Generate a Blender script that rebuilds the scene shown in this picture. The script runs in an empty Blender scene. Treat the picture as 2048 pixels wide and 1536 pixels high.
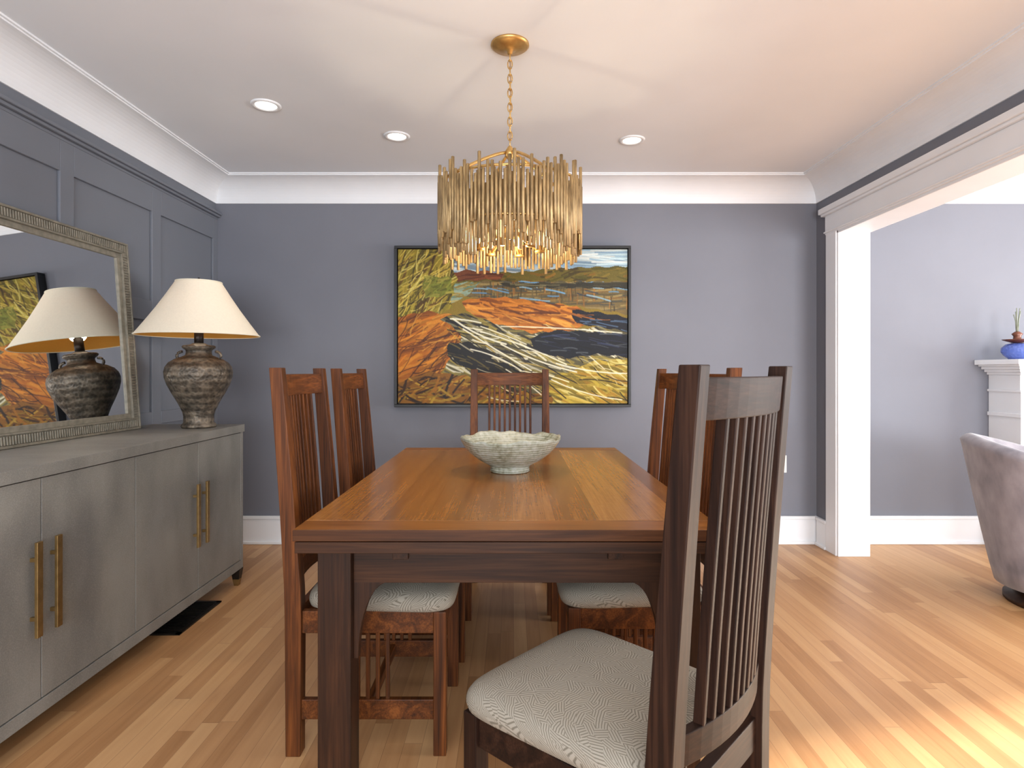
import bpy, bmesh, math, random
import numpy as np
from mathutils import Vector, Matrix
random.seed(7); rng=np.random.RandomState(5)
scene=bpy.context.scene
COL=scene.collection
CEIL=2.43; YB=4.02; XL=-1.985; XR=2.04; XR2=2.216; YF=-2.0; XFAR=5.5

def lin(c):
    out=[]
    for v in c[:3]:
        v=v/255.0
        out.append(v/12.92 if v<=0.04045 else ((v+0.055)/1.055)**2.4)
    return (out[0],out[1],out[2],1.0)

# ---------------------------------------------------------------- materials
def newmat(name):
    m=bpy.data.materials.new(name); m.use_nodes=True
    nt=m.node_tree; b=nt.nodes['Principled BSDF']
    return m,nt,b
def N(nt,t,**kw):
    n=nt.nodes.new(t)
    for k,v in kw.items(): setattr(n,k,v)
    return n
def ramp(nt,stops,interp='LINEAR'):
    r=nt.nodes.new('ShaderNodeValToRGB'); r.color_ramp.interpolation=interp
    e=r.color_ramp.elements
    while len(e)<len(stops): e.new(0.5)
    for i,(p,c) in enumerate(stops):
        e[i].position=p; e[i].color=c
    return r
def noise(nt,vec,scale,detail=3,rough=0.5,dist=0):
    n=nt.nodes.new('ShaderNodeTexNoise'); n.inputs['Scale'].default_value=scale
    n.inputs['Detail'].default_value=detail; n.inputs['Roughness'].default_value=rough
    n.inputs['Distortion'].default_value=dist
    nt.links.new(vec,n.inputs['Vector']); return n
def mapping(nt,scale=(1,1,1),coord='Object',rot=(0,0,0)):
    tc=nt.nodes.new('ShaderNodeTexCoord'); mp=nt.nodes.new('ShaderNodeMapping')
    mp.inputs['Scale'].default_value=scale; mp.inputs['Rotation'].default_value=rot
    nt.links.new(tc.outputs[coord],mp.inputs['Vector']); return mp
def bump(nt,b,h,strength=0.2,dist=0.002):
    bp=nt.nodes.new('ShaderNodeBump'); bp.inputs['Strength'].default_value=strength
    bp.inputs['Distance'].default_value=dist
    nt.links.new(h,bp.inputs['Height']); nt.links.new(bp.outputs['Normal'],b.inputs['Normal'])
def math_n(nt,op,a,bv=None,c=None):
    n=nt.nodes.new('ShaderNodeMath'); n.operation=op
    for i,v in enumerate((a,bv,c)):
        if v is None: continue
        if isinstance(v,(int,float)): n.inputs[i].default_value=v
        else: nt.links.new(v,n.inputs[i])
    return n.outputs[0]

def mottled(name,c1,c2,scale=5,rough=0.6,metal=0,bs=0.1,mscale=(1,1,1),detail=3,bd=0.001,spec=0.5):
    m,nt,b=newmat(name); mp=mapping(nt,mscale)
    n=noise(nt,mp.outputs[0],scale,detail)
    r=ramp(nt,[(0.3,lin(c1)),(0.7,lin(c2))]); nt.links.new(n.outputs[0],r.inputs[0])
    nt.links.new(r.outputs[0],b.inputs['Base Color'])
    b.inputs['Roughness'].default_value=rough; b.inputs['Metallic'].default_value=metal
    b.inputs['Specular IOR Level'].default_value=spec
    if bs: bump(nt,b,n.outputs[0],bs,bd)
    return m
def wood(name,dark,mid,light,axis='z',rough=0.35,s=1.0,spec=0.4):
    m,nt,b=newmat(name)
    sc={'x':(1.2,22,22),'y':(22,1.2,22),'z':(22,22,1.2)}[axis]
    sc2={'x':(6,220,220),'y':(220,6,220),'z':(220,220,6)}[axis]
    mp=mapping(nt,tuple(v*s for v in sc)); n=noise(nt,mp.outputs[0],1.0,5,0.6,1.2)
    mp2=mapping(nt,tuple(v*s for v in sc2)); n2=noise(nt,mp2.outputs[0],1.0,2,0.5,0)
    mix=math_n(nt,'MULTIPLY_ADD',n2.outputs[0],0.35,math_n(nt,'MULTIPLY',n.outputs[0],0.75))
    r=ramp(nt,[(0.36,lin(dark)),(0.54,lin(mid)),(0.72,lin(light))])
    nt.links.new(mix,r.inputs[0]); nt.links.new(r.outputs[0],b.inputs['Base Color'])
    b.inputs['Roughness'].default_value=rough; b.inputs['Specular IOR Level'].default_value=spec
    bump(nt,b,n2.outputs[0],0.08,0.001)
    return m

M={}
M['wall']=mottled('paint_grey_wall',(116,118,127),(119,121,130),2.5,0.62,bs=0.02,spec=0.3)
M['wallp']=mottled('paint_grey_panelling',(112,116,125),(115,119,128),2.5,0.5,bs=0.02,spec=0.35)
M['white']=mottled('paint_white_trim',(229,231,234),(235,237,240),3,0.45,bs=0.02,spec=0.35)
M['ceil']=mottled('paint_ceiling',(227,231,236),(232,235,240),2,0.8,bs=0.03,spec=0.2)
M['brass']=mottled('brushed_brass',(136,110,68),(158,130,84),40,0.42,0.85,0.1)
M['gold']=mottled('gold_leaf',(186,144,84),(216,178,112),30,0.38,0.8,0.3)
M['rodgold']=mottled('champagne_gold_leaf',(118,96,64),(190,160,112),70,0.42,0.45,0.5,(1,1,0.25))
M['black']=mottled('black_frame',(20,21,23),(28,29,31),8,0.4,bs=0.02)
M['darkmetal']=mottled('dark_bronze',(40,34,30),(60,50,42),30,0.45,0.7,0.1)
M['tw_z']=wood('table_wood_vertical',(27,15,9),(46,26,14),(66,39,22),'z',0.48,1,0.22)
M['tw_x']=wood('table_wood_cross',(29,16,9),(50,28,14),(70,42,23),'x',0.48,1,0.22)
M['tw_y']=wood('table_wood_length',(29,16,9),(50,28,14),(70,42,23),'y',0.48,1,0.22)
M['cw_z']=wood('chair_wood_vertical',(48,25,11),(86,46,18),(122,70,30),'z',0.48,1,0.24)
M['cw_x']=wood('chair_wood_cross',(48,25,11),(86,46,18),(122,70,30),'x',0.48,1,0.24)
M['sw_z']=wood('chair_shaded_wood_vertical',(20,12,9),(38,22,15),(58,37,26),'z',0.52,1,0.18)  # chair wood again, with the shade of an unlit back in its colour
M['sw_x']=wood('chair_shaded_wood_cross',(20,12,9),(38,22,15),(58,37,26),'x',0.52,1,0.18)

def table_top_mat():
    m,nt,b=newmat('table_top_oak')
    tc=N(nt,'ShaderNodeTexCoord'); sp=N(nt,'ShaderNodeSeparateXYZ'); nt.links.new(tc.outputs['Object'],sp.inputs[0])
    x,y=sp.outputs[0],sp.outputs[1]
    row=math_n(nt,'FLOOR',math_n(nt,'DIVIDE',x,0.115))
    wn=N(nt,'ShaderNodeTexWhiteNoise',noise_dimensions='1D'); nt.links.new(row,wn.inputs['W'])
    mp=mapping(nt,(34,1.3,1)); n=noise(nt,mp.outputs[0],1,5,0.6,0.6)
    mp2=mapping(nt,(260,7,1)); n2=noise(nt,mp2.outputs[0],1,2)
    mp3=mapping(nt,(60,60,1),rot=(0,0,0.5)); n3=noise(nt,mp3.outputs[0],1,2)
    tot=math_n(nt,'ADD',math_n(nt,'MULTIPLY',n.outputs[0],0.42),math_n(nt,'MULTIPLY',n2.outputs[0],0.3))
    tot=math_n(nt,'MULTIPLY_ADD',n3.outputs[0],0.12,tot)
    tot=math_n(nt,'MULTIPLY_ADD',wn.outputs[0],0.26,tot)
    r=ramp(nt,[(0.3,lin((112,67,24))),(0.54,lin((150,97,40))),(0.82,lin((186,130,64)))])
    nt.links.new(tot,r.inputs[0])
    fr=math_n(nt,'FRACT',math_n(nt,'DIVIDE',x,0.115))
    gap=math_n(nt,'LESS_THAN',fr,0.012)
    mx=N(nt,'ShaderNodeMix',data_type='RGBA'); nt.links.new(math_n(nt,'MULTIPLY',gap,0.45),mx.inputs[0])
    nt.links.new(r.outputs[0],mx.inputs[6]); mx.inputs[7].default_value=lin((60,28,10))
    nt.links.new(mx.outputs[2],b.inputs['Base Color'])
    b.inputs['Roughness'].default_value=0.26
    b.inputs['Coat Weight'].default_value=0.15; b.inputs['Coat Roughness'].default_value=0.2
    bump(nt,b,n2.outputs[0],0.06,0.001)
    return m
M['ttop']=table_top_mat()
M['tend']=wood('table_breadboard_oak',(106,62,24),(134,83,34),(160,104,48),'x',0.28)
M['tedge']=wood('table_edge_oak',(44,24,12),(66,37,18),(86,52,27),'x',0.45,1,0.22)

def floor_mat():
    m,nt,b=newmat('oak_strip_floor')
    tc=N(nt,'ShaderNodeTexCoord'); sp=N(nt,'ShaderNodeSeparateXYZ'); nt.links.new(tc.outputs['Object'],sp.inputs[0])
    x,y=sp.outputs[0],sp.outputs[1]; W=0.057
    xr=math_n(nt,'DIVIDE',math_n(nt,'ADD',x,20.0),W); row=math_n(nt,'FLOOR',xr)
    w1=N(nt,'ShaderNodeTexWhiteNoise',noise_dimensions='1D'); nt.links.new(row,w1.inputs['W'])
    yy=math_n(nt,'DIVIDE',math_n(nt,'MULTIPLY_ADD',w1.outputs[0],3.7,math_n(nt,'ADD',y,20)),1.1)
    col=math_n(nt,'FLOOR',yy)
    cb=N(nt,'ShaderNodeCombineXYZ'); nt.links.new(row,cb.inputs[0]); nt.links.new(col,cb.inputs[1])
    w2=N(nt,'ShaderNodeTexWhiteNoise',noise_dimensions='2D'); nt.links.new(cb.outputs[0],w2.inputs['Vector'])
    mp=mapping(nt,(30,1.6,1)); va=N(nt,'ShaderNodeVectorMath',operation='ADD')
    nt.links.new(mp.outputs[0],va.inputs[0])
    sc=N(nt,'ShaderNodeVectorMath',operation='SCALE'); nt.links.new(w2.outputs['Color'],sc.inputs[0]); sc.inputs['Scale'].default_value=40
    nt.links.new(sc.outputs[0],va.inputs[1])
    n=noise(nt,va.outputs[0],1,5,0.6,0.8)
    tot=math_n(nt,'MULTIPLY_ADD',w2.outputs[0],0.4,math_n(nt,'MULTIPLY',n.outputs[0],0.5))
    r=ramp(nt,[(0.15,lin((158,112,70))),(0.42,lin((185,139,94))),(0.85,lin((210,168,120)))])
    nt.links.new(tot,r.inputs[0])
    g1=math_n(nt,'LESS_THAN',math_n(nt,'FRACT',xr),0.03)
    g2=math_n(nt,'LESS_THAN',math_n(nt,'FRACT',yy),0.002)
    g=math_n(nt,'MULTIPLY',math_n(nt,'MAXIMUM',g1,g2),0.5)
    mx=N(nt,'ShaderNodeMix',data_type='RGBA'); nt.links.new(g,mx.inputs[0])
    nt.links.new(r.outputs[0],mx.inputs[6]); mx.inputs[7].default_value=lin((112,74,44))
    nt.links.new(mx.outputs[2],b.inputs['Base Color'])
    b.inputs['Roughness'].default_value=0.42
    bump(nt,b,n.outputs[0],0.04,0.001)
    return m
M['floor']=floor_mat()

def fabric_mat():
    m,nt,b=newmat('seat_fabric_hatch')
    tc=N(nt,'ShaderNodeTexCoord')
    sp=N(nt,'ShaderNodeSeparateXYZ'); nt.links.new(tc.outputs['Object'],sp.inputs[0])
    xx=math_n(nt,'MULTIPLY_ADD',sp.outputs[2],0.8,sp.outputs[0]); yy=math_n(nt,'MULTIPLY_ADD',sp.outputs[2],-1.2,sp.outputs[1])
    cb=N(nt,'ShaderNodeCombineXYZ'); nt.links.new(xx,cb.inputs[0]); nt.links.new(yy,cb.inputs[1])
    v=N(nt,'ShaderNodeTexVoronoi',voronoi_dimensions='2D'); v.inputs['Scale'].default_value=44
    nt.links.new(cb.outputs[0],v.inputs['Vector'])
    wn=N(nt,'ShaderNodeTexWhiteNoise',noise_dimensions='3D'); nt.links.new(v.outputs['Position'],wn.inputs['Vector'])
    ang=math_n(nt,'MULTIPLY',wn.outputs['Value'],6.283)
    u=math_n(nt,'ADD',math_n(nt,'MULTIPLY',xx,math_n(nt,'COSINE',ang)),math_n(nt,'MULTIPLY',yy,math_n(nt,'SINE',ang)))
    w=math_n(nt,'SINE',math_n(nt,'MULTIPLY',u,1100.0))
    r=ramp(nt,[(0.5,lin((154,147,134))),(0.95,lin((112,105,93)))])
    nt.links.new(math_n(nt,'MULTIPLY_ADD',w,0.5,0.5),r.inputs[0])
    nt.links.new(r.outputs[0],b.inputs['Base Color']); b.inputs['Roughness'].default_value=0.9
    b.inputs['Specular IOR Level'].default_value=0.2
    return m
M['fabric']=fabric_mat()
# sideboard: fine shagreen grain over soft mottling
m,nt,b=newmat('sideboard_shagreen_grey')
mp=mapping(nt,(1,2.2,1)); n=noise(nt,mp.outputs[0],3,6); mp2=mapping(nt,(1,1,1)); vo=N(nt,'ShaderNodeTexVoronoi'); vo.inputs['Scale'].default_value=260; nt.links.new(mp2.outputs[0],vo.inputs['Vector'])
r=ramp(nt,[(0.3,lin((106,105,101))),(0.7,lin((136,134,128)))]); nt.links.new(math_n(nt,'MULTIPLY_ADD',vo.outputs['Distance'],0.3,math_n(nt,'MULTIPLY',n.outputs[0],0.8)),r.inputs[0])
nt.links.new(r.outputs[0],b.inputs['Base Color']); b.inputs['Roughness'].default_value=0.48; bump(nt,b,vo.outputs['Distance'],0.15,0.001); M['shagreen']=m
M['velvet']=mottled('grey_velvet',(112,108,116),(152,147,154),14,0.85,bs=0.1,mscale=(1,1,0.5),detail=5)
M['velvet'].node_tree.nodes['Principled BSDF'].inputs['Sheen Weight'].default_value=0.3
M['vent']=mottled('vent_black_metal',(22,20,18),(34,30,27),20,0.4,0.5,0.05)
M['mframe']=mottled('mirror_frame_champagne',(112,107,95),(140,134,120),40,0.45,0.15,0.2)
M['plastic']=mottled('white_plastic',(228,228,224),(234,234,230),5,0.4,bs=0)
m,nt,b=newmat('mirror_glass'); b.inputs['Base Color'].default_value=(0.82,0.84,0.84,1); b.inputs['Metallic'].default_value=1; b.inputs['Roughness'].default_value=0.015; M['mirror']=m

m,nt,b=newmat('antique_embossed_bronze')
mp=mapping(nt,(1,1,1)); vo=N(nt,'ShaderNodeTexVoronoi'); vo.inputs['Scale'].default_value=70; nt.links.new(mp.outputs[0],vo.inputs['Vector'])
n=noise(nt,mp.outputs[0],22,5)
sp=N(nt,'ShaderNodeSeparateXYZ'); nt.links.new(mp.outputs[0],sp.inputs[0])
w=math_n(nt,'SINE',math_n(nt,'MULTIPLY',sp.outputs[2],190))
h=math_n(nt,'ADD',math_n(nt,'MULTIPLY',w,0.25),vo.outputs['Distance'])
r=ramp(nt,[(0.3,lin((50,45,39))),(0.5,lin((80,72,62))),(0.72,lin((122,110,95)))])
nt.links.new(math_n(nt,'MULTIPLY_ADD',h,0.25,math_n(nt,'MULTIPLY',n.outputs[0],0.85)),r.inputs[0]); nt.links.new(r.outputs[0],b.inputs['Base Color'])
b.inputs['Metallic'].default_value=0.4; b.inputs['Roughness'].default_value=0.48
bump(nt,b,h,0.6,0.004); M['bronze']=m

m,nt,b=newmat('celadon_crackle_ceramic')
mp=mapping(nt,(1,1,1))
n=noise(nt,mp.outputs[0],70,5); n2=noise(nt,mp.outputs[0],9,4)
r=ramp(nt,[(0.34,lin((108,106,80))),(0.48,lin((158,160,142))),(0.66,lin((190,193,184)))])
sp=N(nt,'ShaderNodeSeparateXYZ'); nt.links.new(mp.outputs[0],sp.inputs[0])
w=math_n(nt,'SINE',math_n(nt,'MULTIPLY',sp.outputs[2],700))
t=math_n(nt,'ADD',math_n(nt,'MULTIPLY',n.outputs[0],0.5),math_n(nt,'MULTIPLY',n2.outputs[0],0.5))
t=math_n(nt,'ADD',t,math_n(nt,'MULTIPLY',w,0.03))
nt.links.new(t,r.inputs[0]); nt.links.new(r.outputs[0],b.inputs['Base Color']); b.inputs['Roughness'].default_value=0.3
bump(nt,b,math_n(nt,'ADD',math_n(nt,'MULTIPLY',w,0.3),n.outputs[0]),0.5,0.003); M['bowl']=m

def shade_mat(name,c,tw,em=0):
    m=bpy.data.materials.new(name); m.use_nodes=True; nt=m.node_tree; nt.nodes.clear()
    o=N(nt,'ShaderNodeOutputMaterial'); d=N(nt,'ShaderNodeBsdfDiffuse'); t=N(nt,'ShaderNodeBsdfTranslucent'); mx=N(nt,'ShaderNodeMixShader')
    mp=mapping(nt,(1,1,1)); n=noise(nt,mp.outputs[0],120,3)
    r=ramp(nt,[(0.2,lin([v*0.97 for v in c])),(0.8,lin(c))]); nt.links.new(n.outputs[0],r.inputs[0])
    nt.links.new(r.outputs[0],d.inputs[0]); nt.links.new(r.outputs[0],t.inputs[0]); mx.inputs[0].default_value=tw
    nt.links.new(d.outputs[0],mx.inputs[1]); nt.links.new(t.outputs[0],mx.inputs[2]); nt.links.new(mx.outputs[0],o.inputs[0])
    return m
M['shade']=shade_mat('lamp_shade_cream',(246,240,222),0.3)
M['lining']=shade_mat('lamp_shade_gold_lining',(216,162,80),0.3)
def emit(name,c,s):
    m,nt,b=newmat(name); b.inputs['Base Color'].default_value=lin(c); b.inputs['Emission Color'].default_value=lin(c); b.inputs['Emission Strength'].default_value=s; return m
M['bulb']=emit('warm_bulb',(255,200,124),3); M['can']=emit('recessed_bulb',(255,244,225),5)
m,nt,b=newmat('blue_glass'); b.inputs['Base Color'].default_value=lin((100,122,200)); b.inputs['Roughness'].default_value=0.12; b.inputs['Transmission Weight'].default_value=0.35
mp=mapping(nt,(1,1,1)); vo=N(nt,'ShaderNodeTexVoronoi'); vo.inputs['Scale'].default_value=60; nt.links.new(mp.outputs[0],vo.inputs['Vector']); bump(nt,b,vo.outputs['Distance'],0.8,0.006); M['blue']=m
M['copper']=mottled('brown_glaze',(92,52,36),(120,70,50),20,0.3,0.2,0.1)
M['stem']=mottled('green_stem',(110,120,100),(160,165,150),30,0.5,0,0)
M['soot']=mottled('firebox_black',(22,20,19),(36,33,31),8,0.9)

# ---------------------------------------------------------------- mesh builder
class MB:
    def __init__(s): s.v=[]; s.f=[]; s.m=[]; s.s=[]
    def add(s,vs,fs,m=0,sm=False):
        o=len(s.v); s.v+= [tuple(p) for p in vs]
        for f in fs: s.f.append(tuple(i+o for i in f)); s.m.append(m); s.s.append(sm)
    def box(s,x0,x1,y0,y1,z0,z1,m=0):
        vs=[(x,y,z) for z in (z0,z1) for y in (y0,y1) for x in (x0,x1)]
        s.add(vs,[(0,2,3,1),(4,5,7,6),(0,1,5,4),(2,6,7,3),(0,4,6,2),(1,3,7,5)],m)
    def loft(s,secs,m=0,sm=False,cap=True,closed=True,ring=False):
        n=len(secs[0]); vs=[p for q in secs for p in q]; fs=[]
        L=len(secs)
        for i in range(L if ring else L-1):
            a=i*n; b2=((i+1)%L)*n
            for j in range(n if closed else n-1):
                k=(j+1)%n; fs.append((a+j,a+k,b2+k,b2+j))
        if cap and not ring:
            fs.append(tuple(range(n))[::-1]); fs.append(tuple(range((L-1)*n,L*n)))
        s.add(vs,fs,m,sm)
    def lathe(s,prof,c=(0,0,0),m=0,seg=48,sm=True,cap=True,wob=None):
        secs=[]
        for (r,z) in prof:
            q=[]
            for i in range(seg):
                a=2*math.pi*i/seg; rr=r; zz=z
                if wob: rr,zz=wob(r,z,a)
                q.append((c[0]+rr*math.cos(a),c[1]+rr*math.sin(a),c[2]+zz))
            secs.append(q)
        s.loft(secs,m,sm,cap)
    def tube(s,pts,r,m=0,seg=8,ring=False):
        P=[Vector(p) for p in pts]; secs=[]; n=len(P)
        for i,p in enumerate(P):
            if ring: t=(P[(i+1)%n]-P[i-1])
            else: t=P[min(i+1,n-1)]-P[max(i-1,0)]
            t.normalize(); up=Vector((0,0,1)) if abs(t.z)<0.9 else Vector((1,0,0))
            u=t.cross(up).normalized(); w=t.cross(u).normalized()
            secs.append([tuple(p+r*(math.cos(2*math.pi*k/seg)*u+math.sin(2*math.pi*k/seg)*w)) for k in range(seg)])
        s.loft(secs,m,True,True,True,ring)
    def mesh(s,name,mats,bevel=0,loc=(0,0,0),rotz=0,parent=None,bseg=2):
        me=bpy.data.meshes.new(name); me.from_pydata(s.v,[],s.f)
        for k in mats: me.materials.append(M[k])
        me.polygons.foreach_set('material_index',s.m); me.polygons.foreach_set('use_smooth',s.s)
        bm=bmesh.new(); bm.from_mesh(me); bmesh.ops.recalc_face_normals(bm,faces=bm.faces); bm.to_mesh(me); bm.free()
        ob=bpy.data.objects.new(name,me); COL.objects.link(ob); ob.location=loc; ob.rotation_euler[2]=rotz
        if bevel:
            bv=ob.modifiers.new('bevel','BEVEL'); bv.width=bevel; bv.segments=bseg; bv.limit_method='ANGLE'; bv.angle_limit=math.radians(50)
        if parent: ob.parent=parent
        return ob
def empty(name,loc=(0,0,0),rotz=0):
    e=bpy.data.objects.new(name,None); COL.objects.link(e); e.location=loc; e.rotation_euler[2]=rotz; e.empty_display_size=0.1; return e
def shell(name,boxes,mats,bevel=0):
    b=MB()
    for q in boxes: b.box(*q[:6],m=(q[6] if len(q)>6 else 0))
    return b.mesh(name,mats,bevel)

# ---------------------------------------------------------------- room shell
shell('floor',[(XL-0.15,XFAR+0.15,YF-0.15,YB+0.15,-0.1,0)],['floor'])
shell('ceiling',[(XL-0.15,XFAR+0.15,YF-0.15,YB+0.15,CEIL,CEIL+0.1)],['ceil'])
shell('wall_back',[(XL-0.15,XFAR+0.15,YB,YB+0.15,0,CEIL)],['wall'])
shell('wall_left',[(XL-0.15,XL,YF,YB,0,CEIL)],['wallp'])
def wall_with_window(name,axis,pos,th,a0,a1,wins,mat='wall'):
    bx=[]
    cur=a0
    def bb(p,q,z0,z1):
        if axis=='y': bx.append((p,q,pos,pos+th,z0,z1))
        else: bx.append((pos,pos+th,p,q,z0,z1))
    for (w0,w1,z0,z1) in wins:
        bb(cur,w0,0,CEIL); bb(w0,w1,0,z0); bb(w0,w1,z1,CEIL); cur=w1
    bb(cur,a1,0,CEIL)
    return shell(name,bx,[mat])
wf=[(-1.3,1.4,0.55,2.1),(2.75,5.0,0.4,2.15)]  # unseen openings behind the camera, added to let fill light in
wall_with_window('wall_front','y',YF-0.15,0.15,XL-0.15,XFAR+0.15,wf)
wr=[(0.5,3.25,0.45,2.14)]
wall_with_window('wall_right','x',XFAR,0.15,YF,YB,wr)
def win(name,axis,pos,w,nm):
    b=MB(); a0,a1,z0,z1=w
    def bb(p,q,za,zb,d0,d1):
        if axis=='y': b.box(p,q,pos+d0,pos+d1,za,zb)
        else: b.box(pos+d0,pos+d1,p,q,za,zb)
    f=0.04
    bb(a0,a0+f,z0,z1,-.04,.04); bb(a1-f,a1,z0,z1,-.04,.04); bb(a0+f,a1-f,z0,z0+f,-.04,.04); bb(a0+f,a1-f,z1-f,z1,-.04,.04)
    for i in range(1,nm):
        x=a0+(a1-a0)*i/nm; bb(x-.02,x+.02,z0+f,z1-f,-.025,.025)
    return b.mesh(name,['white'],0.003)
win('fill_window_1','y',YF-0.07,wf[0],3); win('fill_window_2','y',YF-0.07,wf[1],3); win('window_3','x',XFAR+0.07,wr[0],2)  # front pair added for fill; the third lets the sun in
YO=0.4; YJ=3.75; ZO=2.035
shell('wall_divider',[(XR,XR2,YJ,YB,0,CEIL),(XR,XR2,YF,YO,0,CEIL),(XR,XR2,YO,YJ,ZO,CEIL)],['wall'])
bx=[]
for s,xw in ((-1,XR),(1,XR2)):
    def X(a,b2): 
        p,q=xw+s*a,xw+s*b2; return (min(p,q),max(p,q))
    a=X(0,0.02)
    bx.append((a[0],a[1],YJ-0.005,YJ+0.115,0,ZO)); bx.append((a[0],a[1],YO-0.115,YO+0.005,0,ZO))
    a=X(0,0.022); bx.append((a[0],a[1],YO-0.12,YJ+0.12,ZO-0.005,2.15))
    a=X(0,0.04); bx.append((a[0],a[1],YO-0.14,YJ+0.14,2.15,2.165))
    a=X(0,0.052); bx.append((a[0],a[1],YO-0.15,YJ+0.15,2.165,2.2))
    a=X(0,0.03); bx.append((a[0],a[1],YO-0.125,YJ+0.125,2.02+0.02,2.05))
bx.append((XR-0.012,XR2+0.012,YJ-0.02,YJ,0,ZO)); bx.append((XR-0.012,XR2+0.012,YO,YO+0.02,0,ZO)); bx.append((XR-0.012,XR2+0.012,YO,YJ,ZO-0.02,ZO))
shell('trim_1',bx,['white'],0.003)
def cove(name,x0,x1,y0,y1):
    pr=[(0,2.275),(0.008,2.275),(0.008,2.282)]
    for i in range(0,13):
        t=math.pi/2*i/12; pr.append((0.160-0.152*math.cos(t),2.282+0.134*math.sin(t)))
    pr+=[(0.160,2.422),(0.170,2.422),(0.170,CEIL)]
    secs=[[(x0+o,y0+o,z),(x1-o,y0+o,z),(x1-o,y1-o,z),(x0+o,y1-o,z)] for o,z in pr]
    b=MB(); b.loft(secs,0,False,False); ob=b.mesh(name,['white'])
    return ob
cove('trim_2',XL,XR,YF,YB); cove('trim_3',XR2,XFAR,YF,YB)
def base(name,bxs): shell(name,bxs,['white'],0.004)
def bb_y(x0,x1,y,s):
    a,b2=sorted((y,y+s*0.018)); c,d=sorted((y,y+s*0.03)); e,f=sorted((y,y+s*0.024))
    return [(x0,x1,a,b2,0,0.165),(x0,x1,c,d,0,0.02),(x0,x1,e,f,0.165,0.187)]
def bb_x(y0,y1,x,s):
    a,b2=sorted((x,x+s*0.018)); c,d=sorted((x,x+s*0.03)); e,f=sorted((x,x+s*0.024))
    return [(a,b2,y0,y1,0,0.165),(c,d,y0,y1,0,0.02),(e,f,y0,y1,0.165,0.187)]
base('baseboard_back',bb_y(XL,XR,YB,-1)+bb_y(XR2,3.17,YB,-1))
base('baseboard_left',bb_x(YF,YB-0.03,XL,1))
base('baseboard_right',bb_x(YJ+0.115,YB-0.03,XR,-1)+bb_x(YF,YO-0.115,XR,-1)+bb_x(YJ+0.115,YB-0.03,XR2,1))
b=MB(); t=0.014
edges=[]; y=3.957; pw=0.585; gp=0.085
while y>YF+0.2:
    edges.append((y-pw,y)); y-=pw+gp
b.box(XL,XL+t,YB-0.063,YB,0.187,2.17)
for i,(a,c) in enumerate(edges):
    b.box(XL,XL+t,a-gp,a,0.187,2.17)
    for z0,z1 in ((0.187,0.30),(0.86,0.93),(1.43,1.54),(2.03,2.17)):
        b.box(XL,XL+t,a,c,z0,z1)
b.mesh('trim_4',['wallp'],0.003)
b=MB(); b.box(XL,XL+0.018,YF,YB,2.165,2.18); b.box(XL,XL+0.034,YF,YB,2.18,2.195); b.box(XL,XL+0.045,YF,YB,2.195,2.21); b.box(XL,XL+0.02,YF,YB,2.21,2.225)
b.mesh('trim_5',['wallp'],0.004)

for i,(x,y) in enumerate([(-1.179,2.876),(-0.624,3.255),(0.662,3.31),(-1.18,0.6),(1.2,0.6)]):
    b=MB(); c=(x,y,CEIL)
    b.lathe([(0.048,-0.002),(0.052,-0.006),(0.066,-0.007),(0.070,-0.001),(0.070,0.0)],c,0,40,True,False)
    b.lathe([(0.049,-0.003),(0.045,-0.0015),(0.001,-0.001)],c,1,40,True,False)
    b.mesh('recessed_light' if i==0 else 'recessed_light.%03d'%i,['white','can'])
    L=bpy.data.lights.new('downlight_%d'%i,'SPOT'); L.energy=12; L.spot_size=math.radians(115); L.spot_blend=0.9; L.color=(1,0.95,0.87); L.shadow_soft_size=0.05
    o=bpy.data.objects.new('downlight_%d'%i,L); COL.objects.link(o); o.location=(x,y,CEIL-0.03)

# ---------------------------------------------------------------- table
T0,T1=1.488,3.094; TX0,TX1=-0.545,0.53
b=MB(); be=0.10
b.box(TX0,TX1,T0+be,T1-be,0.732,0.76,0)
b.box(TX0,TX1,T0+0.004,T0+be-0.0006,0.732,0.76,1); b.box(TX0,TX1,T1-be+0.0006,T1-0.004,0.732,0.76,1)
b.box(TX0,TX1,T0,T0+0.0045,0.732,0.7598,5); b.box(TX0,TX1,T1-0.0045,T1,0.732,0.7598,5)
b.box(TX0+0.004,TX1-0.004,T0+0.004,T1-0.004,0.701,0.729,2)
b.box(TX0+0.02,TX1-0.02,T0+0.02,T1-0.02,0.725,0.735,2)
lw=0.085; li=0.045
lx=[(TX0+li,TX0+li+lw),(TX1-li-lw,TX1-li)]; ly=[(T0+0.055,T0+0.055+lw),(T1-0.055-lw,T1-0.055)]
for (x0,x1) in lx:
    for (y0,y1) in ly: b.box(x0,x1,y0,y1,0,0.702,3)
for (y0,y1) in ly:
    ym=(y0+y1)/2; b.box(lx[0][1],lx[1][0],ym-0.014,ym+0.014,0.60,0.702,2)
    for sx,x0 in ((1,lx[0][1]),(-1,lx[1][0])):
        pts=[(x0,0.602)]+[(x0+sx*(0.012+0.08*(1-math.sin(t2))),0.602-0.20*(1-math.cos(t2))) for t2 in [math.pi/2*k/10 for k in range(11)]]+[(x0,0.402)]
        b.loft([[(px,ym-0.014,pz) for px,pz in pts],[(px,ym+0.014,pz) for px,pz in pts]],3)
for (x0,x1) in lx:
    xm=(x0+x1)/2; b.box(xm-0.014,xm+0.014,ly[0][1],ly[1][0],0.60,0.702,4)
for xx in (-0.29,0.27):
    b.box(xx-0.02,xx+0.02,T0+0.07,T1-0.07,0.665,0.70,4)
b.mesh('dining_table',['ttop','tend','tw_x','tw_z','tw_y','tedge'],0.003)

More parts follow.
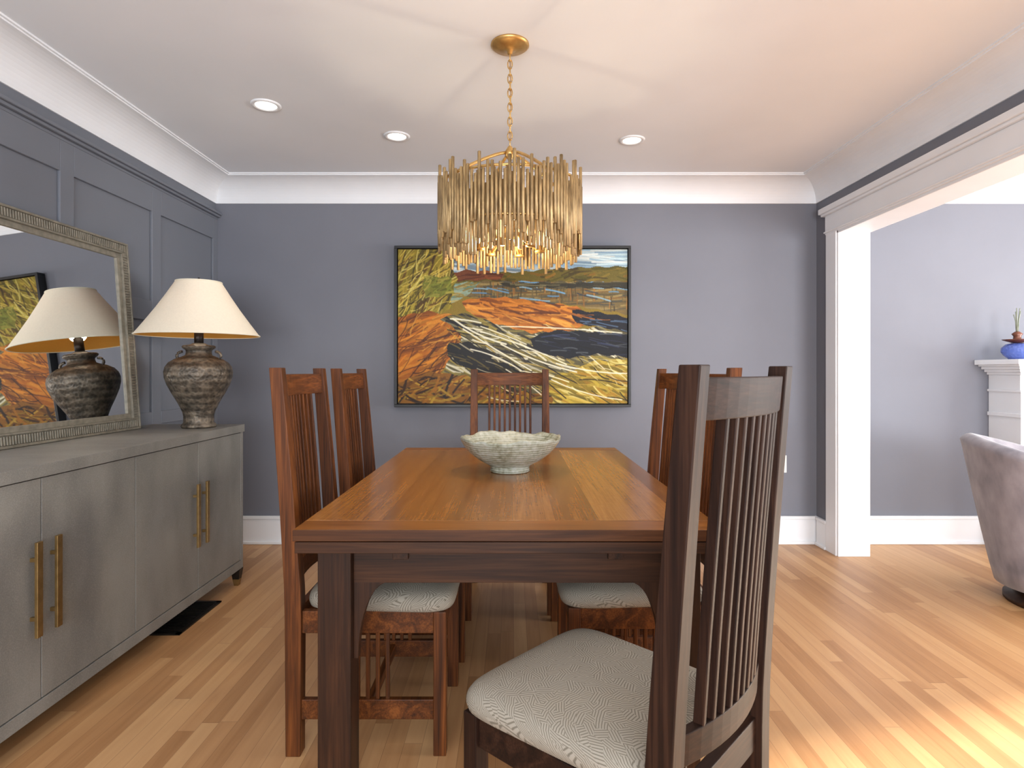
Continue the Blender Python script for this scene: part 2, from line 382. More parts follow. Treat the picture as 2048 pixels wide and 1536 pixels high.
# ---------------------------------------------------------------- chairs
def leany(z):
    if z<0.45: return 0.0
    t=(z-0.45)/0.715; return -0.055*t**1.2
def chair_mesh():
    b=MB(); cc=0.198
    for sx in (-1,1):
        secs=[]
        for i in range(15):
            z=1.165*i/14
            k=max(0,(z-0.45)/0.715); k0=max(0,(0.45-z)/0.45)
            w=0.045-0.009*k; d=0.050-0.013*k-0.006*k0
            y=leany(z); x=sx*cc
            secs.append([(x-w/2,y-d/2,z),(x+w/2,y-d/2,z),(x+w/2,y+d/2,z),(x-w/2,y+d/2,z)])
        b.loft(secs,0)
        x=sx*cc; b.box(x-0.019,x+0.019,0.42,0.458,0,0.432,0)
        b.box(x-0.011,x+0.011,0.024,0.42,0.365,0.432,1); b.box(x-0.010,x+0.010,0.02,0.42,0.105,0.165,1)
        for k in range(5):
            yy=0.22+(k-2)*0.030; b.box(x-0.006,x+0.006,yy-0.006,yy+0.006,0.163,0.367,0)
    b.box(-cc+0.019,cc-0.019,0.430,0.452,0.365,0.432,1); b.box(-cc+0.02,cc-0.02,-0.012,0.012,0.365,0.432,1)
    b.box(-cc+0.02,cc-0.02,0.21,0.23,0.12,0.155,1)
    hw=cc-0.014
    def rail(z0,z1,bow,th):
        secs=[]
        for i in range(13):
            x=-hw+2*hw*i/12; bo=-bow*(1-(x/hw)**2)
            secs.append([(x,leany(z0)+bo-th/2,z0),(x,leany(z0)+bo+th/2,z0),(x,leany(z1)+bo+th/2,z1),(x,leany(z1)+bo-th/2,z1)])
        b.loft(secs,1)
    rail(1.075,1.145,0.030,0.022); rail(0.495,0.552,0.030,0.022)
    for k in range(9):
        x=(k-4)*0.0285; bo=-0.030*(1-(x/hw)**2); w=0.006; d=0.010
        secs=[]
        for z in (0.548,0.7,0.85,1.0,1.079):
            y=leany(z)+bo; secs.append([(x-w,y-d,z),(x+w,y-d,z),(x+w,y+d,z),(x-w,y+d,z)])
        b.loft(secs,0)
    secs=[]; seg=64
    def ring(k,z):
        q=[]
        for i in range(seg):
            a=2*math.pi*i/seg; ca,sa=math.cos(a),math.sin(a); e=0.30
            px=math.copysign(abs(ca)**e,ca); py=math.copysign(abs(sa)**e,sa)
            hx=(0.218+0.014*(py))*k; hy=0.230*k
            q.append((px*hx,0.252+py*hy,z))
        return q
    for k,z in ((0.95,0.430),(0.985,0.436),(1.0,0.448),(1.0,0.456),(0.99,0.466),(0.965,0.475),(0.92,0.482),(0.84,0.488),(0.72,0.493),(0.55,0.497),(0.3,0.500),(0.05,0.501)):
        secs.append(ring(k,z))
    b.loft(secs,2,True)
    return b
cb=chair_mesh()
def place_chair(i,bx,by,fx,fy,dark=False):
    name='dining_chair' if i==0 else 'dining_chair.%03d'%i
    rot=math.atan2(fy,fx)-math.pi/2
    return cb.mesh(name,['sw_z','sw_x','fabric'] if dark else ['cw_z','cw_x','fabric'],0.0022,(bx,by,0),rot)
place_chair(0,-0.656,2.015,1,0)
place_chair(1,-0.646,2.592,1,0)
place_chair(2,-0.012,3.29,0,-1)
place_chair(3,0.630,2.045,-1,0)
place_chair(4,0.640,2.585,-1,0)
place_chair(5,0.381,1.13,-0.738,0.674,True)  # near chair takes the wood copy that has shade in its colour

# ---------------------------------------------------------------- sideboard
b=MB(); SX0,SX1=-1.955,-1.462; SY0,SY1=1.40,3.262
b.box(SX0,SX1+0.006,SY0-0.006,SY1+0.006,0.826,0.866,0)
b.box(SX0,SX1-0.016,SY0,SY1,0.09,0.826,0)
b.box(SX1-0.016,SX1,SY0,SY1,0.09,0.135,0); b.box(SX1-0.016,SX1,SY1-0.028,SY1,0.135,0.826,0); b.box(SX1-0.016,SX1,SY0,SY0+0.028,0.135,0.826,0)
sp_=[SY0+0.03,1.865,2.331,2.797,SY1-0.03]
for i in range(4):
    b.box(SX1-0.016,SX1-0.001,sp_[i]+0.0018,sp_[i+1]-0.0018,0.139,0.822,0)
b.box(SX1-0.018,SX1-0.0155,SY0+0.02,SY1-0.02,0.13,0.83,2)
for c in (1.865,2.797):
    for s in (-1,1):
        y=c+s*0.040
        b.box(SX1+0.018,SX1+0.028,y-0.011,y+0.011,0.345,0.635,1)
        for z in (0.40,0.58): b.box(SX1-0.002,SX1+0.02,y-0.005,y+0.005,z-0.006,z+0.006,1)
for x in (SX0+0.03,SX1-0.022):
    for y in (SY0+0.024,SY1-0.024):
        secs=[]
        for z,w in ((0.09,0.024),(0.035,0.017)): secs.append([(x-w,y-w,z),(x+w,y-w,z),(x+w,y+w,z),(x-w,y+w,z)])
        b.loft(secs,2)
        secs=[]
        for z,w in ((0.036,0.0175),(0.0,0.012)): secs.append([(x-w,y-w,z),(x+w,y-w,z),(x+w,y+w,z),(x-w,y+w,z)])
        b.loft(secs,1)
b.mesh('sideboard',['shagreen','brass','darkmetal'],0.002)

b=MB(); vx0,vx1,vy0,vy1=-1.60,-1.452,2.62,3.0
b.box(vx0,vx1,vy0,vy1,0.0,0.003,0)
b.box(vx0,vx1,vy0,vy0+0.02,0.003,0.007,0);b.box(vx0,vx1,vy1-0.02,vy1,0.003,0.007,0);b.box(vx0,vx0+0.02,vy0,vy1,0.003,0.007,0);b.box(vx1-0.02,vx1,vy0,vy1,0.003,0.007,0)
y=vy0+0.035
while y<vy1-0.03:
    b.box(vx0+0.02,vx1-0.02,y,y+0.006,0.003,0.006,0); y+=0.016
b.mesh('floor_vent',['vent'],0)

# ---------------------------------------------------------------- mirror
e=empty('leaning_mirror',(-1.868,0,0.867)); Hm=0.925; my0,my1=1.45,3.01
tilt=math.atan2(-0.068,0.92)
b=MB()
def fr(y0,y1,z0,z1,x0,x1,m=0): b.box(x0,x1,y0,y1,z0,z1,m)
for k,(o,w2,th) in enumerate(((0,0.010,0.030),(0.010,0.038,0.024),(0.048,0.008,0.030),(0.056,0.024,0.020))):
    i0,i1=o,o+w2
    fr(my0+i0,my1-i0,i0,i1,-0.02,th-0.02); fr(my0+i0,my1-i0,Hm-i1,Hm-i0,-0.02,th-0.02)
    fr(my0+i0,my0+i1,i1,Hm-i1,-0.02,th-0.02); fr(my1-i1,my1-i0,i1,Hm-i1,-0.02,th-0.02)
st=0.013
y=my0+0.02
while y<my1-0.02:
    for z in (0.012,Hm-0.012-0.034): fr(y,y+0.007,z,z+0.034,0.002,0.009)
    y+=st
z=0.06
while z<Hm-0.06:
    for yy in (my0+0.012,my1-0.012-0.034): fr(yy,yy+0.034,z,z+0.007,0.002,0.009)
    z+=st
f=b.mesh('frame',['mframe'],0.0015,parent=e,bseg=1)
b=MB(); b.box(-0.018,-0.008,my0+0.07,my1-0.07,0.07,Hm-0.07); g=b.mesh('glass',['mirror'],parent=e)
e.rotation_euler[1]=tilt

# ---------------------------------------------------------------- table lamp
lx_,ly_=-1.602,3.07
LZ=0.867
e=empty('table_lamp',(lx_,ly_,LZ))
S=3.07/3.13
b=MB()
pr=[(0.001,0),(0.080,0),(0.084,0.008),(0.080,0.018),(0.073,0.026),(0.072,0.06),(0.078,0.085),(0.098,0.13),(0.126,0.18),(0.148,0.225),(0.160,0.262),(0.162,0.290),(0.156,0.315),(0.140,0.338),(0.112,0.356),(0.080,0.368),(0.064,0.376),(0.060,0.392),(0.062,0.402),(0.076,0.412),(0.080,0.420),(0.074,0.426),(0.045,0.430),(0.030,0.438),(0.001,0.440)]
b.lathe([(r*S,z*S) for r,z in pr],(0,0,0),0,64)
for s in (-1,1):
    pts=[]
    for k in range(11):
        t2=math.pi*k/10
        pts.append((s*(0.085+0.028*math.sin(t2)),0.0,0.343+0.022*(1-math.cos(t2))))
    b.tube(pts,0.007,0,8)
b.tube([(0,0,0.42),(0,0,0.50)],0.022,1,16); b.tube([(0,0,0.50),(0,0,0.56)],0.016,1,16); b.tube([(0,0,0.42),(0,0,0.765)],0.005,1,8)
b.mesh('base',['bronze','darkmetal'],0,parent=e)
b=MB(); z0,z1=0.470,0.742; r0,r1=0.288,0.107
prof=[(r0,z0),(r0*0.75+r1*0.25-0.004,z0*0.75+z1*0.25),(r0*0.5+r1*0.5-0.006,(z0+z1)/2),(r0*0.25+r1*0.75-0.004,z0*0.25+z1*0.75),(r1,z1)]
b.lathe(prof,(0,0,0),0,72,True,False)
b.lathe([(r-0.003,z) for r,z in prof],(0,0,0),1,72,True,False)
b.tube([(r0*math.cos(a),r0*math.sin(a),z0) for a in [2*math.pi*k/72 for k in range(72)]],0.0035,0,6,True)
b.tube([(r1*math.cos(a),r1*math.sin(a),z1) for a in [2*math.pi*k/48 for k in range(48)]],0.0035,0,6,True)
for k in range(3):
    a=2*math.pi*k/3; b.tube([(0,0,z1-0.01),((r1-0.003)*math.cos(a),(r1-0.003)*math.sin(a),z1-0.004)],0.0025,2,6)
b.mesh('shade',['shade','lining','darkmetal'],0,parent=e)
b=MB(); b.lathe([(0.001,0.56),(0.014,0.565),(0.03,0.60),(0.032,0.62),(0.022,0.645),(0.001,0.655)],(0,0,0),0,24); b.mesh('light_bulb',['bulb'],0,parent=e)
L=bpy.data.lights.new('lamp_bulb_light','POINT'); L.energy=1.3; L.color=(1,0.88,0.7); L.shadow_soft_size=0.04
o=bpy.data.objects.new('lamp_bulb_light',L); COL.objects.link(o); o.parent=e; o.location=(0.0,0,0.52)

# ---------------------------------------------------------------- bowl
b=MB()
def wob(r,z,a):
    k=max(0,(z-0.06)/0.07); return r*(1+0.012*k*math.sin(3*a+1)+0.006*k*math.sin(7*a)), (z+k*(0.004*math.sin(4*a)+0.003*math.sin(9*a+1)+0.002*math.sin(17*a)))*1.04
b.lathe([(0.001,0.0),(0.072,0.0),(0.078,0.004),(0.076,0.018),(0.082,0.026),(0.12,0.045),(0.155,0.07),(0.178,0.095),(0.192,0.116),(0.198,0.128),(0.194,0.132),(0.186,0.124),(0.168,0.098),(0.14,0.07),(0.10,0.045),(0.05,0.034),(0.001,0.032)],(0,0,0),0,96,True,True,wob)
b.mesh('decorative_bowl',['bowl'],0,(-0.008,2.36,0.7605))

# ---------------------------------------------------------------- chandelier
CX,CY=-0.008,2.34
e=empty('chandelier',(CX,CY,0))
b=MB()
b.lathe([(0.001,CEIL-0.001),(0.074,CEIL-0.001),(0.075,CEIL-0.007),(0.066,CEIL-0.014),(0.03,CEIL-0.022),(0.012,CEIL-0.027),(0.009,CEIL-0.04),(0.001,CEIL-0.042)],(0,0,0),0,48)
zt=CEIL-0.038; zb=2.03; nl=13; pit=(zt-zb)/nl
for i in range(nl):
    zc=zt-pit*(i+0.5); pts=[]
    for k in range(16):
        a=2*math.pi*k/16; u=0.0085*math.cos(a); w_=(pit*0.5+0.003)*math.sin(a)
        w_=math.copysign(min(abs(w_)*1.15,pit*0.5+0.003),w_)
        pts.append((u,0,zc+w_) if i%2 else (0,u,zc+w_))
    b.tube(pts,0.0026,0,6,True)
b.tube([(0,0,zt+0.01),(0.003,0.003,(zt+zb)/2),(0,0,zb-0.01)],0.0018,0,6)
b.lathe([(0.001,2.035),(0.008,2.03),(0.014,2.02),(0.02,2.008),(0.02,1.995),(0.012,1.985),(0.006,1.975),(0.005,1.74),(0.02,1.73),(0.02,1.71),(0.001,1.705)],(0,0,0),0,24)
RR=0.266
for k in range(4):
    a=2*math.pi*k/4+0.5; pts=[]
    for j in range(11):
        t2=j/10; r=0.015+(RR-0.015)*t2; z=2.005-0.135*t2**1.25
        pts.append((r*math.cos(a),r*math.sin(a),z))
    b.tube(pts,0.006,0,8)
for zz in (1.87,1.70):
    b.tube([(RR*math.cos(2*math.pi*k/72),RR*math.sin(2*math.pi*k/72),zz) for k in range(72)],0.005,0,6,True)
for k in range(6):
    a=2*math.pi*k/6+0.2; b.tube([(0.01*math.cos(a),0.01*math.sin(a),1.72),(0.06*math.cos(a),0.06*math.sin(a),1.665),(0.12*math.cos(a),0.12*math.sin(a),1.625)],0.005,0,8)
    b.lathe([(0.001,1.62),(0.02,1.622),(0.02,1.628),(0.011,1.631),(0.011,1.65),(0.001,1.651)],(0.12*math.cos(a),0.12*math.sin(a),0),0,16)
b.mesh('frame',['gold'],0,parent=e)
b=MB()
for layer,(rad,n) in enumerate(((RR+0.009,112),(RR-0.011,104))):
    for k in range(n):
        a=2*math.pi*(k+0.5*layer)/n+rng.uniform(-0.005,0.005)
        zt_=rng.choice([1.85,1.865,1.885,1.905,1.925])+rng.uniform(-0.008,0.008) if layer==0 else rng.uniform(1.79,1.88)
        zb_=rng.uniform(1.60,1.685) if layer==0 else rng.uniform(1.565,1.615)
        c=(rad*math.cos(a),rad*math.sin(a),0); r=0.0060
        b.lathe([(r*0.6,zb_),(r,zb_+0.0015),(r,zt_-0.0015),(r*0.6,zt_)],c,0,8,True,True)
b.mesh('rods',['rodgold'],0,parent=e)
b=MB()
for k in range(6):
    a=2*math.pi*k/6+0.2; c=(0.12*math.cos(a),0.12*math.sin(a),0)
    b.lathe([(0.001,1.65),(0.010,1.653),(0.016,1.675),(0.013,1.70),(0.004,1.73),(0.001,1.735)],c,0,16)
b.mesh('candle_bulbs',['bulb'],0,parent=e)
L=bpy.data.lights.new('chandelier_light','POINT'); L.energy=9; L.color=(1,0.83,0.58); L.shadow_soft_size=0.03
o=bpy.data.objects.new('chandelier_light',L); COL.objects.link(o); o.parent=e; o.location=(0,0,1.61)

# ---------------------------------------------------------------- painting
def make_painting():
    PX0,PX1,PY0,PY1=796,1252,503,808
    W,H=PX1-PX0,PY1-PY0
    img=np.zeros((H,W,3)); yy,xx=np.mgrid[0:H,0:W]; X=xx+PX0; Y=yy+PY0
    img[:]=(120,105,55)
    def inside(pts):
        ins=np.zeros((H,W),bool); n=len(pts)
        wx=X+2.0*np.sin(Y*0.21)+1.5*np.sin(Y*0.07+X*0.05); wy=Y+1.5*np.sin(X*0.17)
        for i in range(n):
            x1,y1=pts[i]; x2,y2=pts[(i+1)%n]
            if y1==y2: continue
            c=((y1>wy)!=(y2>wy))&(wx<(x2-x1)*(wy-y1)/(y2-y1)+x1); ins^=c
        return ins
    def poly(pts,c): 
        k=inside(pts); img[k]=c; return k
    def stroke(x0,y0,x1,y1,w,c,bend=0,al=0.9,mask=None):
        xm,ym=(x0+x1)/2,(y0+y1)/2; dx,dy=x1-x0,y1-y0; L=math.hypot(dx,dy)+1e-6
        mx,my=xm-dy/L*bend,ym+dx/L*bend
        P=[((1-t)**2*x0+2*t*(1-t)*mx+t*t*x1,(1-t)**2*y0+2*t*(1-t)*my+t*t*y1) for t in np.linspace(0,1,6)]
        bx0=int(max(0,min(p[0] for p in P)-w-2-PX0)); bx1=int(min(W,max(p[0] for p in P)+w+3-PX0))
        by0=int(max(0,min(p[1] for p in P)-w-2-PY0)); by1=int(min(H,max(p[1] for p in P)+w+3-PY0))
        if bx1<=bx0 or by1<=by0: return
        sx=X[by0:by1,bx0:bx1]; sy=Y[by0:by1,bx0:bx1]; D=np.full(sx.shape,1e9)
        for (ax,ay),(bx_,by_) in zip(P[:-1],P[1:]):
            vx,vy=bx_-ax,by_-ay; l2=vx*vx+vy*vy+1e-9
            t=np.clip(((sx-ax)*vx+(sy-ay)*vy)/l2,0,1); D=np.minimum(D,np.hypot(sx-ax-t*vx,sy-ay-t*vy))
        A=np.clip(w/2+0.5-D,0,1)*al
        if mask is not None: A=A*mask[by0:by1,bx0:bx1]
        img[by0:by1,bx0:bx1]=img[by0:by1,bx0:bx1]*(1-A[...,None])+np.array(c)*A[...,None]
    def scatter(mask,n,ang,aj,len_,w,cols,bend=6,al=0.85):
        ys,xs=np.nonzero(mask)
        if len(ys)==0: return
        for _ in range(n):
            i=rng.randint(len(ys)); x,y=xs[i]+PX0,ys[i]+PY0; a=math.radians(ang+rng.uniform(-aj,aj)); l=rng.uniform(*len_)
            c=np.array(cols[rng.randint(len(cols))])*rng.uniform(0.9,1.08)
            stroke(x-l/2*math.cos(a),y+l/2*math.sin(a),x+l/2*math.cos(a),y-l/2*math.sin(a),rng.uniform(*w),np.clip(c,0,255),rng.uniform(-bend,bend),al,mask)
    sky=poly([(780,490),(1270,490),(1270,552),(780,552)],(160,176,180))
    scatter(sky,120,-3,6,(40,140),(1.5,5),[(176,190,192),(142,162,174),(190,194,190),(120,138,152),(200,200,192),(104,116,124)],5)
    hill=poly([(890,552),(930,545),(975,548),(1040,548),(1100,541),(1180,538),(1270,536),(1270,572),(880,574)],(98,90,50))
    scatter(hill,90,5,20,(10,40),(2,5),[(84,80,42),(116,102,54),(70,62,38),(122,96,50)],3)
    hb=poly([(890,552),(930,544),(975,546),(1010,552),(1000,562),(900,566)],(104,70,50))
    scatter(hb,25,3,10,(10,40),(2,4),[(120,78,54),(84,54,40)],3)
    riv=poly([(890,570),(985,566),(1000,574),(960,584),(925,598),(900,612),(880,620),(880,590)],(126,142,128))
    scatter(riv,50,8,15,(15,40),(2,4),[(146,160,146),(104,124,112),(160,146,104),(124,108,66)],3)
    wat=poly([(960,566),(1270,566),(1270,634),(1190,622),(1140,612),(1060,606),(1000,600),(930,598)],(106,94,68))
    scatter(wat,140,2,5,(20,70),(1.5,4),[(88,82,64),(124,106,70),(136,122,88),(76,76,70),(108,86,56)],2)
    scatter(wat,90,90,5,(12,30),(1.2,3),[(140,106,66),(76,68,50),(92,84,62)],1)
    scatter(wat,26,-8,8,(15,50),(1.5,3),[(112,148,176),(136,164,180),(60,66,76)],2)
    b2=poly([(1000,570),(1270,566),(1270,580),(1010,577)],(56,54,46)); scatter(b2,20,0,5,(20,60),(1,3),[(116,110,86),(70,66,50)],1)
    sand=poly([(925,606),(950,599),(1010,598),(1080,606),(1150,616),(1180,640),(1150,662),(1060,668),(985,648),(930,625)],(158,106,54))
    scatter(sand,150,-12,14,(20,70),(2,6),[(172,120,62),(140,94,46),(184,138,78),(114,74,38),(162,112,54),(90,58,34)],8)
    tree=poly([(780,490),(885,490),(905,520),(912,560),(900,600),(905,618),(860,640),(780,655)],(116,106,50))
    scatter(tree,190,58,24,(25,80),(1.5,5),[(98,94,42),(136,124,60),(152,138,72),(76,70,36),(122,110,52),(154,134,70),(82,64,34)],12)
    scatter(tree,90,50,30,(20,70),(1.0,2.2),[(190,180,120),(180,162,94),(54,48,28)],12)
    green=poly([(845,555),(900,558),(905,590),(850,600)],(106,104,52)); scatter(green,60,30,40,(8,24),(2,4),[(114,118,60),(82,84,40),(140,134,76)],3)
    left=poly([(780,640),(850,625),(905,632),(925,660),(918,690),(905,720),(880,745),(940,765),(990,820),(780,820)],(146,96,42))
    scatter(left,190,30,20,(25,80),(3,8),[(160,106,46),(128,84,36),(170,120,56),(106,68,30),(152,108,50),(136,96,44)],10)
    scatter(left,80,38,30,(25,80),(0.8,2.0),[(50,32,18),(184,142,80),(60,38,20),(76,50,26)],12)
    stream=poly([(880,640),(925,628),(985,648),(1060,668),(1150,662),(1270,640),(1270,760),(1230,745),(1150,740),(1110,760),(1080,800),(1000,800),(950,768),(885,745),(915,700),(920,668)],(86,82,64))
    scatter(stream,240,-22,16,(25,90),(1.5,5),[(184,180,162),(122,118,96),(34,33,37),(110,100,60),(134,124,76),(54,50,44),(190,186,168),(130,118,70)],12)
    br=poly([(1080,820),(1090,770),(1110,752),(1150,740),(1180,724),(1270,718),(1270,820)],(140,124,62))
    scatter(br,170,-24,20,(25,90),(2,7),[(156,140,72),(120,106,52),(166,148,84),(98,88,44),(186,176,124),(144,116,56)],12)
    bl=poly([(780,770),(860,745),(930,752),(1010,780),(1100,790),(1100,820),(780,820)],(114,84,40))
    scatter(bl,120,20,55,(15,60),(2,5),[(132,96,44),(92,66,32),(52,38,26),(148,124,62),(122,104,50),(36,28,22)],10)
    low=(Y>650)&((X-880)*1.0+(Y-640)*(-0.6)>0)
    scatter(low,80,-22,20,(30,90),(0.9,2.2),[(214,208,184),(30,26,24),(188,176,132),(24,22,20),(154,134,76)],14,0.85)
    darkb=poly([(1140,622),(1200,628),(1270,640),(1270,668),(1190,655),(1150,650)],(34,34,41)); scatter(darkb,20,-8,8,(20,50),(1,3),[(88,104,122),(150,102,56),(20,20,26)],3)
    black=poly([(1055,678),(1110,662),(1180,666),(1270,670),(1270,718),(1190,710),(1130,718),(1080,708)],(26,28,36)); scatter(black,34,-4,12,(20,60),(1,3),[(54,60,78),(18,18,24),(80,84,86)],5)
    blk2=poly([(895,688),(940,686),(1000,716),(1045,752),(990,756),(930,738),(892,714)],(33,31,32)); scatter(blk2,36,-30,20,(15,50),(1.2,3),[(170,164,142),(104,94,60),(26,26,26),(72,66,46)],6)
    big=[(905,640,1010,690,5),(925,660,1060,742,4),(960,665,1130,730,3.5),(1000,690,1150,745,4),(940,700,1040,742,3.5),(1110,728,1250,748,3.5),(1100,760,1240,800,3),(900,640,960,648,4),(1000,655,1240,668,3),(960,655,1050,690,3),(1010,740,1080,790,3)]
    for x0,y0,x1,y1,w in big: stroke(x0,y0,x1,y1,w*0.7,(210,207,190),rng.uniform(-14,14),0.9)
    img_=np.clip(img+rng.normal(0,3,(H,W,1)),0,255)/255.0
    g=img_.mean(-1,keepdims=True); img_=g+(img_-g)*1.22; img_=np.clip((img_-0.42)*1.2+0.41,0.015,1)
    l=np.where(img_<=0.04045,img_/12.92,((img_+0.055)/1.055)**2.4)
    x0,x1,z0,z1=-0.752,0.762,0.941,1.958; yp=3.962
    gx=np.linspace(x0,x1,W); gz=np.linspace(z1,z0,H)
    V=np.zeros((H,W,3)); V[...,0]=gx[None,:]; V[...,1]=yp; V[...,2]=gz[:,None]
    idx=np.arange(H*W).reshape(H,W)
    F=np.stack([idx[:-1,:-1],idx[1:,:-1],idx[1:,1:],idx[:-1,1:]],-1).reshape(-1,4)
    me=bpy.data.meshes.new('canvas'); me.vertices.add(H*W); me.vertices.foreach_set('co',V.ravel())
    me.loops.add(F.size); me.loops.foreach_set('vertex_index',F.ravel().astype(np.int32))
    me.polygons.add(len(F)); me.polygons.foreach_set('loop_start',np.arange(0,F.size,4,dtype=np.int32))
    try: me.polygons.foreach_set('loop_total',np.full(len(F),4,dtype=np.int32))
    except Exception: pass
    me.update(calc_edges=True)
    ca=me.color_attributes.new('paint','FLOAT_COLOR','POINT')
    C=np.ones((H*W,4),dtype=np.float32); C[:,:3]=l.reshape(-1,3); ca.data.foreach_set('color',C.ravel())
    m,nt,b=newmat('oil_paint'); at=N(nt,'ShaderNodeAttribute',attribute_name='paint'); nt.links.new(at.outputs['Color'],b.inputs['Base Color'])
    b.inputs['Roughness'].default_value=0.5; b.inputs['Specular IOR Level'].default_value=0.3; mp=mapping(nt,(1,1,1)); n=noise(nt,mp.outputs[0],120,3); bump(nt,b,n.outputs[0],0.15,0.001)
    me.materials.append(m); me.validate()
    return me
e=empty('framed_painting')
pm=make_painting(); po=bpy.data.objects.new('canvas',pm); COL.objects.link(po); po.parent=e
b=MB(); fx0,fx1,fz0,fz1=-0.776,0.784,0.917,1.981; t=0.018; ya,yb_=3.95,4.018
b.box(fx0,fx1,ya,yb_,fz0,fz0+t); b.box(fx0,fx1,ya,yb_,fz1-t,fz1); b.box(fx0,fx0+t,ya,yb_,fz0+t,fz1-t); b.box(fx1-t,fx1,ya,yb_,fz0+t,fz1-t); b.box(fx0+t,fx1-t,4.0,4.018,fz0+t,fz1-t)
b.box(-0.752,0.762,3.9625,4.0,0.941,1.958)
b.mesh('frame',['black'],0.002,parent=e)

b=MB(); b.box(1.768,1.838,YB-0.006,YB,0.475,0.59,0); b.box(1.788,1.818,YB-0.009,YB-0.006,0.54,0.57,0); b.box(1.788,1.818,YB-0.009,YB-0.006,0.495,0.525,0); b.mesh('wall_outlet',['plastic'],0.002)

# ---------------------------------------------------------------- fireplace mantel
YM=YB-0.002
b=MB(); fx=3.19; fd=3.76; fe=4.75
b.box(fx,fx+0.26,fd,YM,0,1.03); b.box(fe-0.26,fe,fd,YM,0,1.03); b.box(fx+0.26,fe-0.26,fd,YM,0.78,1.03); b.box(fx,fe,fd+0.005,YM,1.03,1.13)
b.box(fx-0.01,fe+0.01,fd-0.01,YM,1.02,1.035)
for i,(o,z0,z1) in enumerate(((0.012,1.13,1.148),(0.03,1.148,1.166),(0.05,1.166,1.184),(0.07,1.184,1.196),(0.095,1.196,1.228))):
    b.box(fx-o,fe+o,fd-o,YM,z0,z1)
for x0 in (fx,fe-0.26):
    b.box(x0-0.012,x0+0.272,fd-0.014,YM,0,0.18)
    b.box(x0-0.010,x0+0.27,fd-0.012,YM,0.86,0.885)
    for (p,q,z0,z1) in ((0.03,0.045,0.24,0.82),(0.215,0.23,0.24,0.82),(0.045,0.215,0.24,0.255),(0.045,0.215,0.805,0.82)):
        b.box(x0+p,x0+q,fd-0.010,fd,z0,z1)
b.box(fx+0.26,fe-0.26,fd+0.12,YM,0,0.78,1)
b.mesh('fireplace_mantel',['white','soot'],0.003)
e=empty('glass_vase',(3.25,3.86,1.2285))
b=MB(); b.lathe([(0.001,0),(0.045,0),(0.05,0.008),(0.07,0.025),(0.084,0.05),(0.082,0.075),(0.06,0.098),(0.03,0.106),(0.001,0.107)],(0,0,0),0,40)
b.lathe([(0.001,0.106),(0.03,0.108),(0.075,0.125),(0.08,0.130),(0.04,0.127),(0.022,0.13),(0.02,0.15),(0.030,0.165),(0.012,0.18),(0.001,0.182)],(0,0,0),1,40)
for k in range(5):
    a=k*1.3; b.tube([(0.004*math.cos(a),0.004*math.sin(a),0.17),(0.008*math.cos(a),0.008*math.sin(a),0.25),(0.018*math.cos(a),0.018*math.sin(a),0.33-0.02*(k%3))],0.003,2,6)
b.mesh('vessel',['blue','copper','stem'],0,parent=e)

# ---------------------------------------------------------------- barrel armchair
ac=(2.72,2.95); b=MB(); back=math.radians(150)
e=empty('barrel_armchair',(ac[0],ac[1],0))
span=math.radians(128)
secs=[]
for i in range(61):
    dd=-span+2*span*i/60; a=back+dd; t=abs(dd)/span
    zt=0.83-0.20*(t**1.6); zb=0.09; prof=[]
    def ro(z): k=(z-zb)/(0.83-zb); return 0.275+0.145*k**0.9 if k>0 else 0.275
    for k in range(9):
        z=zb+(zt-0.05-zb)*k/8; prof.append((ro(z),z))
    rt=ro(zt)
    for k in range(1,8):
        an=math.pi*k/8; prof.append((rt-0.05+0.05*math.cos(an),zt-0.05+0.05*math.sin(an)))
    for k in range(9):
        z=zt-0.05-(zt-0.05-zb)*k/8; prof.append((max(ro(z)-0.10,0.16),z))
    secs.append([(r*math.cos(a),r*math.sin(a),z) for r,z in prof])
b.loft(secs,0,True)
b.mesh('back_shell',['velvet'],0,parent=e)
b=MB(); b.lathe([(0.001,0.09),(0.27,0.09),(0.275,0.1),(0.30,0.27),(0.30,0.28),(0.001,0.28)],(0,0,0),0,56)
b.lathe([(0.001,0.283),(0.28,0.283),(0.31,0.30),(0.315,0.34),(0.31,0.40),(0.28,0.425),(0.15,0.435),(0.001,0.437)],(0.02,-0.012,0),0,56)
b.mesh('seat',['velvet'],0,parent=e)
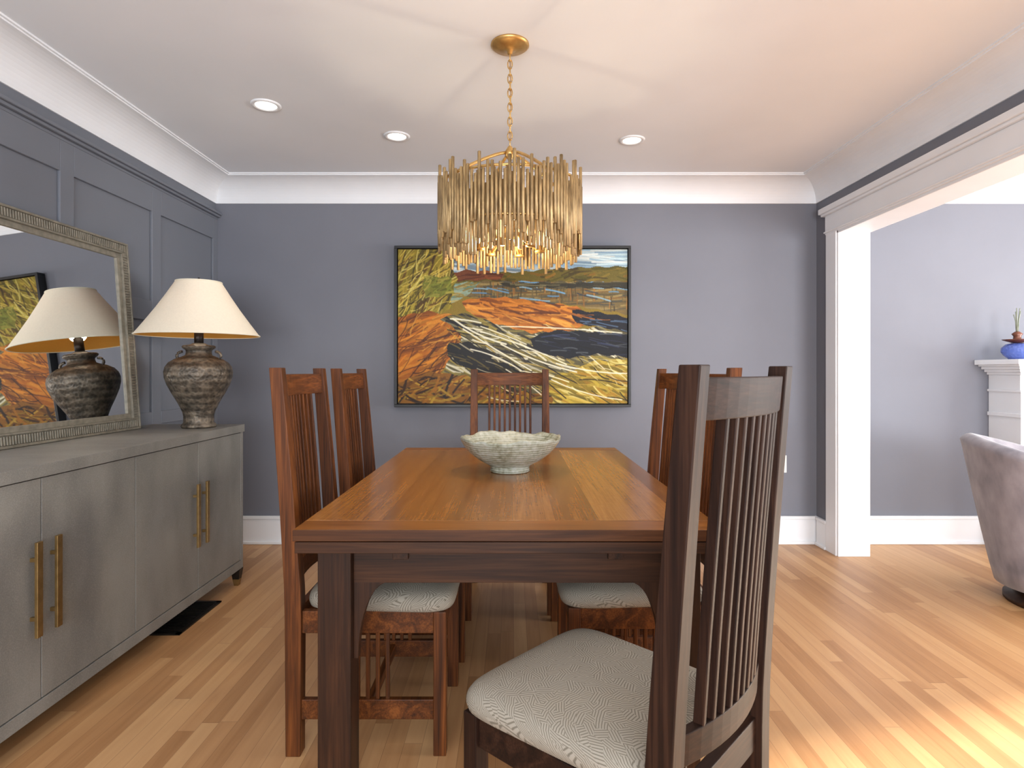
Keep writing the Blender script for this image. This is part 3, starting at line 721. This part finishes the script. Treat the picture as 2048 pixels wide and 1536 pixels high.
b=MB(); b.lathe([(0.001,0),(0.235,0),(0.24,0.006),(0.24,0.03),(0.2,0.034),(0.2,0.09),(0.001,0.091)],(0,0,0),0,56); b.mesh('swivel_base',['tw_x'],0,parent=e)

# ---------------------------------------------------------------- lights
def area(name,loc,target,sx,sy,en,col):
    L=bpy.data.lights.new(name,'AREA'); L.shape='RECTANGLE'; L.size=sx; L.size_y=sy; L.energy=en; L.color=col
    o=bpy.data.objects.new(name,L); COL.objects.link(o); o.location=loc
    o.rotation_euler=(Vector(target)-Vector(loc)).to_track_quat('-Z','Y').to_euler(); return o
area('fill_panel_1',(0.05,YF-0.25,1.25),(0.05,0.4,2.7),2.6,1.4,200,(0.93,0.96,1.0))  # added area panel behind the camera for fill, aimed up at the ceiling
area('fill_panel_2',(3.85,YF-0.25,1.2),(3.3,0.6,2.2),2.2,1.6,275,(0.95,0.97,1.0))  # second added fill panel, outside the unseen living room opening
area('fill_panel_3',(XFAR+0.25,2.05,1.2),(3.2,2.05,2.2),2.4,1.6,225,(0.98,0.97,0.95))  # added fill panel outside the sun window, tilted upward
S=bpy.data.lights.new('sun','SUN'); S.energy=18; S.color=(1,0.88,0.70); S.angle=math.radians(3)
so=bpy.data.objects.new('sun',S); COL.objects.link(so); so.location=(9,4,5)
el=math.radians(20.5); d=Vector((-0.958*math.cos(el),-0.287*math.cos(el),-math.sin(el))); so.rotation_euler=d.to_track_quat('-Z','Y').to_euler()
w=bpy.data.worlds.new('world'); scene.world=w; w.use_nodes=True
w.node_tree.nodes['Background'].inputs[0].default_value=(0.8,0.88,1,1); w.node_tree.nodes['Background'].inputs[1].default_value=1.2

# ---------------------------------------------------------------- camera
cam=bpy.data.cameras.new('camera'); co=bpy.data.objects.new('camera',cam); COL.objects.link(co)
co.location=(0,0,1.155); co.rotation_euler=(math.pi/2,0,0)
cam.sensor_width=36; cam.lens=1200/2048*36; cam.shift_y=-26/2048; cam.clip_start=0.05
scene.camera=co
scene.view_settings.view_transform='Standard'
scene.view_settings.exposure=0.0
